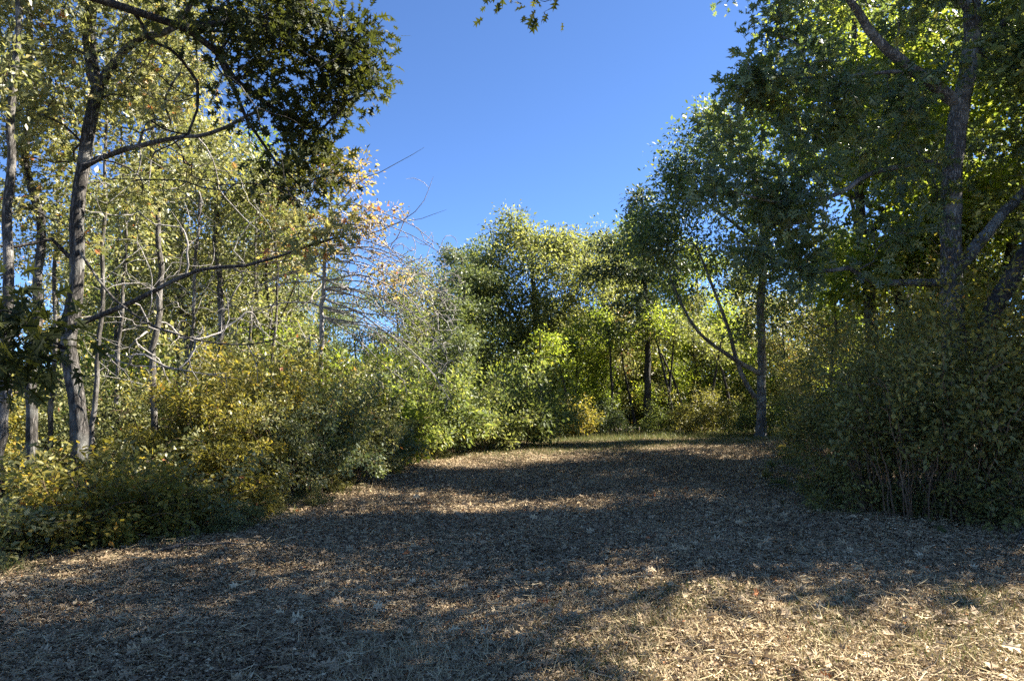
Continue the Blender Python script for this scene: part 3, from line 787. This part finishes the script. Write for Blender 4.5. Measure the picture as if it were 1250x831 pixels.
# right thicket
for k, (px, Y, sc, mt, lab) in enumerate([
        (1035, 13.2, .68, 'dark', 'dark shrub at the left end of the right thicket'),
        (1090, 12.0, .84, 'dark', 'large dark shrub of arching sprays at the front of the right thicket'),
        (1175, 11.2, .74, 'dark', 'large dark shrub before the massive oak, bare brown stems at its foot'),
        (1262, 10.6, .92, 'olive', 'tall olive shrub at the right edge below the leaning trunk'),
        (1120, 14.2, .92, 'olive', 'olive shrub behind the arching sprays and left of the massive oak'),
        (1235, 14.0, 1.15, 'olive', 'olive shrub rising behind the massive oak near the right edge'),
        (1010, 16.5, .5, 'dark', 'shaded shrub behind the left end of the right thicket'),
        (1340, 11.0, 1.2, 'dark', 'shrub mostly outside the right edge of the picture'),
        (1045, 17.5, .85, 'mid', 'mid green shrub seen over the left part of the right thicket'),
        (990, 20.0, .35, 'dark', 'low shaded shrub on the far corner of the right thicket')]):
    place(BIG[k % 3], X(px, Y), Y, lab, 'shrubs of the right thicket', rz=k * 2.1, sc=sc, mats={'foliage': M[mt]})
for k, (px, Y, sc, lab) in enumerate([
        (1015, 12.0, .7, 'low dark shrub at the left front foot of the right thicket'),
        (1040, 11.0, .8, 'low dark green shrub under the arching sprays'),
        (1120, 10.4, .5, 'low blue green shrub around the bare brown stems'),
        (1180, 9.9, .75, 'low shaded shrub right of the bare brown stems'),
        (1250, 9.6, .85, 'low shaded shrub at the right edge of the thicket foot')]):
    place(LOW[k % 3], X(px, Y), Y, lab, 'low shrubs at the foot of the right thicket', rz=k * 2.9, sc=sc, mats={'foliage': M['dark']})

STEMMY = proto_shrub(171, 2.3, 1.15, 26, 300, .08, 13, 'dark', low=.4, tip=.002, spread=.10, shoots=14, sub=4, thin=.85, fan=.42)
place(STEMMY, X(1105, 10.3), 10.3, 'shrub with a sheaf of bare arching brown stems before the right thicket', 'shrubs of the right thicket', rz=.6, sc=1.0)
place(STEMMY, X(1060, 10.9), 10.9, 'bare stemmed shrub at the left front of the right thicket', 'shrubs of the right thicket', rz=4.4, sc=.8)
place(STEMMY, X(1155, 10.3), 10.3, 'sparse shrub of crossing brown stems near the middle of the right thicket', 'shrubs of the right thicket', rz=1.7, sc=1.1)
place(STEMMY, X(1215, 10.0), 10.0, 'thin leaved brown stemmed shrub nearest the right edge of the clearing', 'shrubs of the right thicket', rz=2.9, sc=.85)
# far side of the clearing: shrubs
for k, (px, Y, sc, mt, lab) in enumerate([
        (505, 19.6, .85, 'mid', 'dark green far shrub beside the corner of the left thicket'),
        (545, 20.6, .95, 'mid', 'dark leafy far shrub second from the left thicket'),
        (590, 22.0, .8, 'muted', 'pale round leaved shrub on the sunlit crest'),
        (635, 23.4, 1.05, 'mid', 'tall green shrub at the middle of the crest'),
        (672, 25.4, .85, 'mid', 'dark green shrub just right of the tall green shrub on the crest'),
        (560, 26.5, 1.15, 'mid', 'big dark shrub behind the crest shrubs'),
        (610, 28.0, 1.15, 'mid', 'large shaded shrub at the foot of the broad oak'),
        (705, 30.0, .7, 'olive', 'weedy olive shrub on the verge beneath the broad oak'),
        (745, 31.0, .6, 'grey', 'low grey green verge shrub left of the pine trunk'),
        (840, 30.5, .75, 'dark', 'dark mound of shrub on the verge right of the pine trunk'),
        (875, 29.5, .75, 'dark', 'dark verge shrub left of the curved limb oak'),
        (905, 28.0, .5, 'mid', 'low verge shrub at the foot of the curved limb oak'),
        (950, 28.0, .6, 'mid', 'verge shrub just right of the curved limb oak'),
        (980, 26.0, .7, 'mid', 'green shrub between the curved limb oak and the right thicket'),
        (800, 31.0, .55, 'mid', 'low green shrub at the foot of the pine'),
        (520, 27.0, 1.0, 'grey', 'grey green tall shrub behind the corner of the left thicket')]):
    place(FAR[k % 3], X(px, Y), Y, lab, 'shrubs on the far verge', rz=k * 1.7, sc=sc, mats={'foliage': M[mt]})

# sunlit saplings under the far trees
for k, (px, Y, sc, mt, lab) in enumerate([
        (700, 33, .95, 'fresh', 'bright green sapling under the right half of the broad oak'),
        (735, 36, 1.1, 'fresh', 'sunlit sapling left of the pine'),
        (765, 38, 1.2, 'yellow', 'yellow green young tree behind the pine trunk'),
        (815, 36, 1.1, 'fresh', 'glowing green young tree right of the pine'),
        (850, 39, 1.3, 'yellow', 'glowing yellow green young tree inside the curve of the low limb'),
        (885, 36, 1.15, 'fresh', 'glowing young tree between the curved limb and its oak'),
        (915, 42, 1.4, 'yellow', 'yellow young tree behind the curved limb oak'),
        (965, 35, 1.15, 'yellow', 'sunlit yellow sapling right of the curved limb oak'),
        (992, 30, .95, 'orange', 'small tree with orange tinged leaves above the left end of the right thicket'),
        (680, 40, 1.2, 'mid', 'young tree below the broad oak crown'),
        (570, 33, 1.1, 'mid', 'slim green young tree left of the broad oak'),
        (535, 36, 1.25, 'grey', 'pale grey green young tree beside the bare drooping branches'),
        (505, 30, 1.15, 'yellow', 'yellow green young tree behind the corner of the left thicket'),
        (545, 28, 1.0, 'grey', 'thin bare stemmed grey sapling before the broad oak')]):
    place(SP[k % 3], X(px, Y), Y, lab, 'young trees beyond the crest', rz=k * 2.7, sc=sc, mats={'crown': M[mt]})

# yellow-green young wood on the left
for k, (px, Y, sc, mt, lab) in enumerate([
        (330, 19, 1.0, 'yellow', 'yellow green tree behind the tallest dome of the left thicket'),
        (440, 30, .78, 'mid', 'green tree low behind the tips of the bare branches'),
        (415, 36, .95, 'mid', 'green tree farther back behind the bare branches'),
        (395, 27, .8, 'grey', 'grey green tree seen through the bare branches of the peach leaved tree'),
        (492, 25, .8, 'mid', 'green tree stepping down right of the peach leaved tree'),
        (235, 18, 1.05, 'yellow', 'leafy yellow green tree between the thin mottled and pale bleached trunks'),
        (140, 19, 1.0, 'yellow', 'yellow green tree between the tall forked trunk and the thin mottled trunk'),
        (75, 21, .95, 'yellow', 'yellow green tree seen between the wavy trunk and the tall forked trunk'),
        (-10, 20, .9, 'yellow', 'yellow green tree behind the pale trunk at the left edge'),
        (290, 26, 1.2, 'yellow', 'distant yellow tree behind the pale bleached trunk'),
        (510, 33, 1.0, 'mid', 'green tree behind the bare drooping branch tips')]):
    place(YT[k % 3], X(px, Y), Y, lab, 'young yellow green trees of the left wood', rz=k * 2.2, sc=sc, mats={'crown': M[mt]})
g = 'trees deep in the left wood'
for k in range(22):
    Y = rng.uniform(19, 46); px = rng.uniform(90, 350)
    place(YT[k % 3], X(px, Y), Y, 'slim yellow green tree deep in the wood behind the left thicket', g, rz=k * 1.3, sc=rng.uniform(.85, 1.15), mats={'crown': M[['yellow', 'mid', 'fresh', 'yellow'][k % 4]]})
# sunlit understory of the left wood
g = 'understory shrubs deep in the left wood'
for k in range(26):
    Y = rng.uniform(15.5, 34); px = rng.uniform(-60, 470)
    place(FAR[k % 3], X(px, Y), Y, 'sunlit yellow understory shrub deep in the wood behind the left thicket', g, rz=k * 1.3, sc=rng.uniform(.8, 1.2), mats={'foliage': M[['yellow', 'yellow', 'fresh'][k % 3]]})

g = 'understory shrubs deep beyond the far verge'
for k in range(26):
    px = 500 + k * 30 + rng.uniform(-12, 12); Y = rng.uniform(36, 52)
    place(FAR[k % 3], X(px, Y), Y, 'sunlit understory shrub deep in the wood beyond the far verge', g, rz=k * 1.3, sc=(1.5, 1.5, rng.uniform(1.3, 2.0)), mats={'foliage': M[['yellow', 'fresh', 'mid', 'fresh'][k % 4]]})
g = 'slim young trees deep beyond the far verge'
for k in range(18):
    px = 500 + k * 42 + rng.uniform(-15, 15); Y = rng.uniform(40, 56)
    place(SP[k % 3], X(px, Y), Y, 'slim young tree deep in the wood beyond the far verge', g, rz=k * 1.3, sc=rng.uniform(1.1, 1.5), mats={'crown': M[['fresh', 'yellow', 'mid'][k % 3]]})
# tall trees of the right wood and behind
for k, (px, Y, sc, mt, lab) in enumerate([
        (1065, 19.5, 1.08, 'fresh', 'lit green tree behind the dark boughs left of the massive oak'),
        (1100, 20, .95, 'fresh', 'green tree just left of and behind the massive oak'),
        (1230, 19, 1.0, 'fresh', 'green tree right of and behind the massive oak'),
        (1160, 28, 1.1, 'yellow', 'yellow green tree hidden behind the massive oak trunk'),
        (1010, 40, .9, 'mid', 'tall green tree over the orange leaved small tree'),
        (730, 42, .92, 'muted', 'tall pale green tree behind the left side of the pine'),
        (785, 44, 1.0, 'fresh', 'tall yellow green tree directly behind the pine'),
        (845, 43, .92, 'fresh', 'tall yellow green tree behind the curve of the low limb'),
        (905, 47, .86, 'muted', 'tall pale green tree directly behind the curved limb oak'),
        (585, 46, .95, 'mid', 'dark tall tree at the left shoulder of the broad oak'),
        (560, 34, .72, 'grey', 'slim light tree whose top breaks the skyline left of the broad oak')]):
    place(OT[k % 3], X(px, Y), Y, lab, 'tall trees of the far and right wood', rz=k * 2.4, sc=sc, mats={'crown': M[mt]})
g = 'trees deep behind the far side of the clearing'
for k in range(20):
    px = 470 + k * 40 + rng.uniform(-15, 15); Y = rng.uniform(52, 72)
    place(OT[k % 3], X(px, Y), Y, 'tree deep in the wood beyond the far side of the clearing', g, rz=k * 1.1, sc=rng.uniform(.62, .8), mats={'crown': M[['mid', 'fresh', 'yellow'][k % 3]]})
g = 'trees deep behind the right thicket'
for k in range(6):
    Y = rng.uniform(26, 42); px = rng.uniform(1000, 1330)
    place(YT[k % 3], X(px, Y), Y, 'slim tree deep in the wood behind the right thicket', g, rz=k * 1.3, sc=rng.uniform(.85, 1.2), mats={'crown': M[['fresh', 'yellow', 'mid'][k % 3]]})
g = 'bushes at the far back of the wood'
for k in range(46):
    px = -120 + k * 32 + rng.uniform(-10, 10); Y = rng.uniform(54, 80)
    place(FAR[k % 3], X(px, Y), Y, 'leafy bush at the far back of the wood, closing the view between the trunks', g, rz=k * 1.3, sc=(2.6, 2.6, rng.uniform(2.0, 3.2)), mats={'foliage': M[['yellow', 'fresh', 'muted', 'mid'][k % 4]]})
g = 'thin dark poles under the lit trees beyond the crest'
for k, (px, Y, h_) in enumerate([(742, 33, 5), (776, 34.5, 4.5), (812, 33, 5), (822, 32, 5.5), (836, 34, 5), (868, 31, 4.5), (700, 31, 4), (730, 36, 5), (895, 33, 5), (660, 30, 4.5), (690, 35, 5)]):
    b = ground_pt(X(px, Y), Y); ln = rng.normal(0, .12) * h_
    build_tree('sapling', 'thin dark leafless stemmed sapling under the lit trees beyond the crest', 'sapling', 700 + k, b,
        [b, b + np.array([ln * .2 + rng.normal(0, .1), 0, h_ * .35]), b + np.array([ln, rng.normal(0, .3), h_])], [], [(b + np.array([ln, 0, h_ * .95]), (1.1, 1.1, .9), 60)],
        ['fresh', 'yellow', 'muted'][k % 3], 'darkbark', lsize=.13, per=16, spread=.2, group=g, r0=.085, r1=.03, step=.3, tip=.005, ok_from=.5)
# seedlings and weeds along the edges of the clearing
g = 'small weeds growing through the litter at the edges of the clearing'
for k in range(44):
    if k % 2:
        Y = rng.uniform(7.5, 21); x = float(np.interp(Y, [7, 9, 13.5, 18, 21], [-5.0, -3.8, -3.3, -2.8, -2.2])) + rng.uniform(-.3, .5)
    else:
        Y = rng.uniform(9.0, 24); x = float(np.interp(Y, [9, 11, 15, 24], [6.8, 5.0, 6.0, 9.8])) + rng.uniform(-.5, .4)
        if Y < 10.5: x = rng.uniform(5.4, 7.4); Y = 9.3 + rng.uniform(-.2, .3)
    place(LOW[k % 3], x, Y, 'small green weed in the litter along the edge of the clearing', g, rz=k * 2.1, sc=rng.uniform(.14, .34) * (.55 if k % 2 == 0 else 1), mats={'foliage': M[['olive', 'dark', 'mid', 'yellow'][k % 4]]}, name='weed')
# the same wood goes on past the right edge of the picture, its nearest oaks added to shade the clearing
g = 'trees of the wood past the right edge of the picture'
for k, (x, y, sc) in enumerate([(17, 17, .95), (20, 12.5, .9), (16, 24, .9), (22, 21, 1), (18.5, 14.5, .8), (25, 15, 1), (13.0, 13.6, .72), (14.0, 12.6, 1.2), (11.4, 11.0, .8)]):
    place(OT[k % 3], x, y, 'oak of the wood continuing past the right edge of the picture', g, rz=k * 1.9, sc=sc, mats={'crown': M['mid']})

Tq = [ground_pt(13.6, 11.2, -.05), (13.5, 11.0, 3), (13.4, 11.1, 6.5), (13.3, 10.8, 10), (13.2, 10.6, 14)]  # unseen oak, its crown shaped to shade the ground left of the sunlit patch
build_tree('oak_tree', 'unseen tall high crowned oak added to shade the ground left of the sunlit patch', 'tree', 61, Tq[0], Tq, [([(13.4, 11, 9.5), (13.1, 9.8, 11), (12.8, 8.6, 12)], .07, .03)],
    [((13.6, 8.7, 15.0), (2.2, 2.0, 1.8), 160), ((12.3, 9.7, 13.8), (1.8, 1.5, 2.0), 120), ((13.1, 7.1, 13.6), (2.0, 1.4, 2.2), 150), ((12.6, 8.0, 12.8), (2.3, 1.9, 2.4), 190), ((11.6, 9.0, 12.4), (1.8, 1.6, 1.9), 100)], 'mid', 'bark', lsize=.17, per=22, spread=.22, group=g, r0=.2, r1=.08, ok_from=.65, step=.35, tip=.006)
# ------------------------------------------------------------------ ground cover: fallen leaves, straw, grass
def clearing_mask(x, y):
    """1 inside the clearing, falling to 0 under the thickets."""
    left = np.interp(y, [0, 7, 9, 13.5, 18, 27, 34], [-6.5, -5.2, -4.2, -3.7, -3.3, -4.5, -5])
    right = np.interp(y, [0, 9, 11, 15, 28, 36], [9, 8.5, 4.6, 5.6, 11, 13])
    return (x > left - 2.2) & (x < right + 3)

def scatter(rng, n, y0, y1, pw=1.0, wide=0.80):
    """Points thicker near the camera, inside the view's wedge plus a margin."""
    y = y0 * (y1 / y0) ** (rng.random(n) ** pw)
    x = rng.uniform(-1, 1, n) * (wide * y + 1.5)
    k = clearing_mask(x, y)
    return x[k], y[k]

def litter(name, seed, n, y0, y1, size, mat, kind, label, cat, up, jit, lift, tintf=None, grow=0.45, pw=1.0):
    rng = np.random.default_rng(seed)
    x, y = scatter(rng, n, y0, y1, pw)
    m = len(x)
    z = gh(x, y) + lift * rng.random(m) ** 1.5 * (1 + 0.5 * np.sin(x * 3 + 2 * y) * np.sin(2.1 * y - x)) + 0.004
    pos = np.stack([x, y, z], 1)
    a = rng.uniform(0, 6.283, m)
    d = np.stack([np.cos(a), np.sin(a), rng.normal(0, .15, m)], 1)
    s = size * np.maximum(1, (y / 5) ** grow)
    drift = .5 * np.sin(.9 * x + 1.7 * np.sin(.6 * y)) * np.sin(.8 * y + .5 * x) + .3 * np.sin(2.6 * x - 1.9 * y)
    tint = np.clip(rng.normal(.45, .22, m) + .13 * drift, 0, 1)
    tv, tf = LEAF[kind]
    u = norm(d)
    w = rng.normal(0, jit, (m, 3)) + np.array([0, 0, up]); w = norm(w - (w * u).sum(1, keepdims=True) * u)
    r = np.cross(u, w)
    sc = s * np.clip(rng.normal(1, .3, m), .4, 2)
    bend = rng.normal(0, .28, m)
    V = (r[:, None] * tv[None, :, 0:1] + u[:, None] * tv[None, :, 1:2] + w[:, None] * (tv[None, :, 2:3] * 2.2 + bend[:, None, None] * (tv[None, :, 1:2] - .5) ** 2)) * sc[:, None, None] + pos[:, None]
    F = tf[None] + (np.arange(m) * len(tv))[:, None, None]
    o = link(name, mesh_from(name, V.reshape(-1, 3), F.reshape(-1, 3), 3, mat, np.repeat(tint, len(tf)), smooth_=False))
    o['kind'] = 'stuff'; o['label'] = label; o['category'] = cat
    return o

LM = littermat('fallen_leaf_brown', [(0, (0.09, 0.06, 0.034)), (0.3, (0.23, 0.165, 0.097)), (0.55, (0.37, 0.276, 0.164)), (0.8, (0.52, 0.407, 0.246)), (0.97, (0.66, 0.543, 0.344)), (1, (0.4, 0.145, 0.049))])
SM = littermat('dry_straw', [(0, (0.22, 0.165, 0.085)), (.5, (0.42, 0.335, 0.18)), (1, (0.64, 0.54, 0.33))])
GM = littermat('thin_grass', [(0, (0.05, 0.075, 0.018)), (.5, (0.11, 0.13, 0.035)), (.8, (0.24, 0.21, 0.08)), (1, (0.33, 0.26, 0.13))], trans=.3, rough=.5)
litter('leaf_litter', 201, 850000, 3.2, 32, .027, LM, 'simple', 'brown shredded oak leaves covering the clearing floor', 'leaf litter', .8, .55, .045, grow=.40)
LEAF['straw'] = (np.array([[-.012, 0, 0], [.012, 0, 0], [.014, .5, .0], [-.014, .5, .0], [0, 1, 0]], float), np.array([[0, 1, 2], [0, 2, 3], [3, 2, 4]]))
litter('fallen_leaves', 203, 16000, 3.2, 26, .085, LM, 'oak', 'whole curled oak leaves scattered over the shredded litter', 'fallen leaves', .6, .7, .06, grow=.15)
litter('dry_straw', 202, 80000, 3.2, 30, .125, SM, 'straw', 'dry mown grass stalks lying among the fallen leaves', 'straw', .9, .5, .07, grow=.35)

def grass(name, seed, pts, h, mat, label, lean=.5):
    rng = np.random.default_rng(seed)
    m = len(pts)
    u = norm(np.stack([rng.normal(0, lean, m), rng.normal(0, lean, m), np.ones(m)], 1))
    a = rng.uniform(0, 6.283, m); w = np.stack([np.cos(a), np.sin(a), np.zeros(m)], 1); w = norm(w - (w * u).sum(1, keepdims=True) * u)
    r = np.cross(u, w)
    tv = np.array([[-.03, 0, 0], [.03, 0, 0], [.022, .55, .06], [-.022, .55, .06], [0, 1, .22]]); tf = LEAF['straw'][1]
    s = h * np.clip(rng.normal(1, .3, m), .4, 1.8)
    V = (r[:, None] * tv[None, :, 0:1] + u[:, None] * tv[None, :, 1:2] + w[:, None] * tv[None, :, 2:3]) * s[:, None, None] + pts[:, None]
    F = tf[None] + (np.arange(m) * 5)[:, None, None]
    o = link(name, mesh_from(name, V.reshape(-1, 3), F.reshape(-1, 3), 3, mat, np.repeat(np.clip(rng.normal(.5, .22, m), 0, 1), 3), smooth_=False))
    o['kind'] = 'stuff'; o['label'] = label; o['category'] = 'grass'
r_ = np.random.default_rng(77)
def gpts(n, fx, fy, keep=None):
    x = fx(n); y = fy(n)
    if keep is not None:
        k = keep(x, y); x, y = x[k], y[k]
    return np.stack([x, y, gh(x, y)], 1)
cl = lambda x, y: (np.sin(x * 2.1 + 1.3) * np.sin(y * 2.7 + .4) + np.sin(x * 5.2 - y * 3.1) * .6 + r_.normal(0, .5, len(x))) > .35
grass('dry_grass', 304, gpts(60000, lambda n: r_.uniform(-1.2, 6.5, n), lambda n: r_.uniform(3.1, 7.0, n), lambda x, y: y + .35 * np.maximum(0, 1.2 - x) < 6.2 + r_.normal(0, .5, len(x))), .085, SM, 'straw coloured dry grass in the sunlit patch at the lower right', 1.3)
grass('grass', 301, gpts(48000, lambda n: r_.uniform(.2, 6.5, n), lambda n: r_.uniform(3.2, 6.6, n), cl), .075, GM, 'short thin grass growing through the litter at the lower right', .7)
grass('grass', 302, gpts(60000, lambda n: r_.uniform(-4.2, 11, n), lambda n: r_.uniform(18, 29, n), lambda x, y: y > 20.6 + .42 * np.maximum(x, -3) + r_.normal(0, .8, len(x))), 0.11, GM, 'pale grass along the sunlit crest of the clearing', .5)
grass('grass', 303, gpts(14000, lambda n: r_.uniform(-1, 13, n), lambda n: r_.uniform(27, 33, n)), 0.2, GM, 'tall weedy grass on the verge below the far trees', .35)
def stick(seed, a, b, r, label, forks=3, bow=.06):
    rg = np.random.default_rng(seed)
    sk = Skel(rg)
    A = ground_pt(*a, .03 + r); B = ground_pt(*b, .04 + r)
    mid = (A + B) / 2 + np.array([rg.normal(0, .08), rg.normal(0, .08), bow])
    L = np.linalg.norm(B - A)
    sk.main([A * 0, mid - A, B - A], r, r * .4, 0, wig=.012, step=.08)
    sk.ok[:sk.n] = True
    if forks:
        tg = np.array([(B - A) * rg.uniform(.4, 1.0) + np.array([rg.normal(0, .22 * L), rg.normal(0, .22 * L), rg.uniform(.02, .12 * L)]) for _ in range(forks)])
        sk.reach(tg, step=.08, lift=.1, upcost=0)
    sk.radii(r * .3, .4)
    t = sk.tubes(0)
    o = link('fallen_branch', mesh_from('fallen_branch', t[0], t[1], 4, M['palebark' if seed % 2 else 'stem']), None, A)
    o['label'] = label; o['category'] = 'branch'; o['group'] = 'fallen branches on the leaf litter'
stick(401, (-4.0, 8.0), (-3.1, 8.35), .022, 'pale stick lying on the litter in front of the left low shrubs', 2, .02)
stick(403, (5.0, 11.6), (4.2, 12.6), .012, 'bare forked branch poking out of the left end of the right thicket', 7, .22)
stick(405, (6.1, 8.5), (6.9, 8.8), .011, 'pale forked twig lying at the foot of the right thicket', 6, .1)
stick(402, (.15, 6.4), (.75, 7.2), .008, 'thin brown stick across the shaded middle of the clearing', 2, .03)
stick(404, (-1.9, 4.4), (-1.2, 4.75), .008, 'thin brown stick on the litter at the bottom left', 2, .03)
stick(407, (2.35, 4.25), (2.75, 4.6), .007, 'short pale stick lying in the sunlit patch', 1, .02)
def edge(n):
    y = r_.uniform(6.8, 21, n); side = r_.random(n) < .55
    xl = np.interp(y, [7, 9, 13.5, 18, 21], [-5.1, -3.9, -3.4, -2.9, -2.4]); xr = np.interp(y, [9, 11, 15, 24], [7.0, 5.0, 6.0, 9.6])
    x = np.where(side, xl + np.abs(r_.normal(0, .35, n)) - .4, xr - np.abs(r_.normal(0, .4, n)) + .3)
    k = (np.sin(3.1 * x + 1.7 * y) + np.sin(2.3 * y - x) + r_.normal(0, .5, n)) > .3
    return np.stack([x[k], y[k], gh(x[k], y[k])], 1)
grass('grass', 305, edge(22000), .12, GM, 'loose grass blades where the litter meets the shrubs', .8)
print('faces', sum(len(o.data.polygons) for o in scene.objects if o.type == 'MESH'))
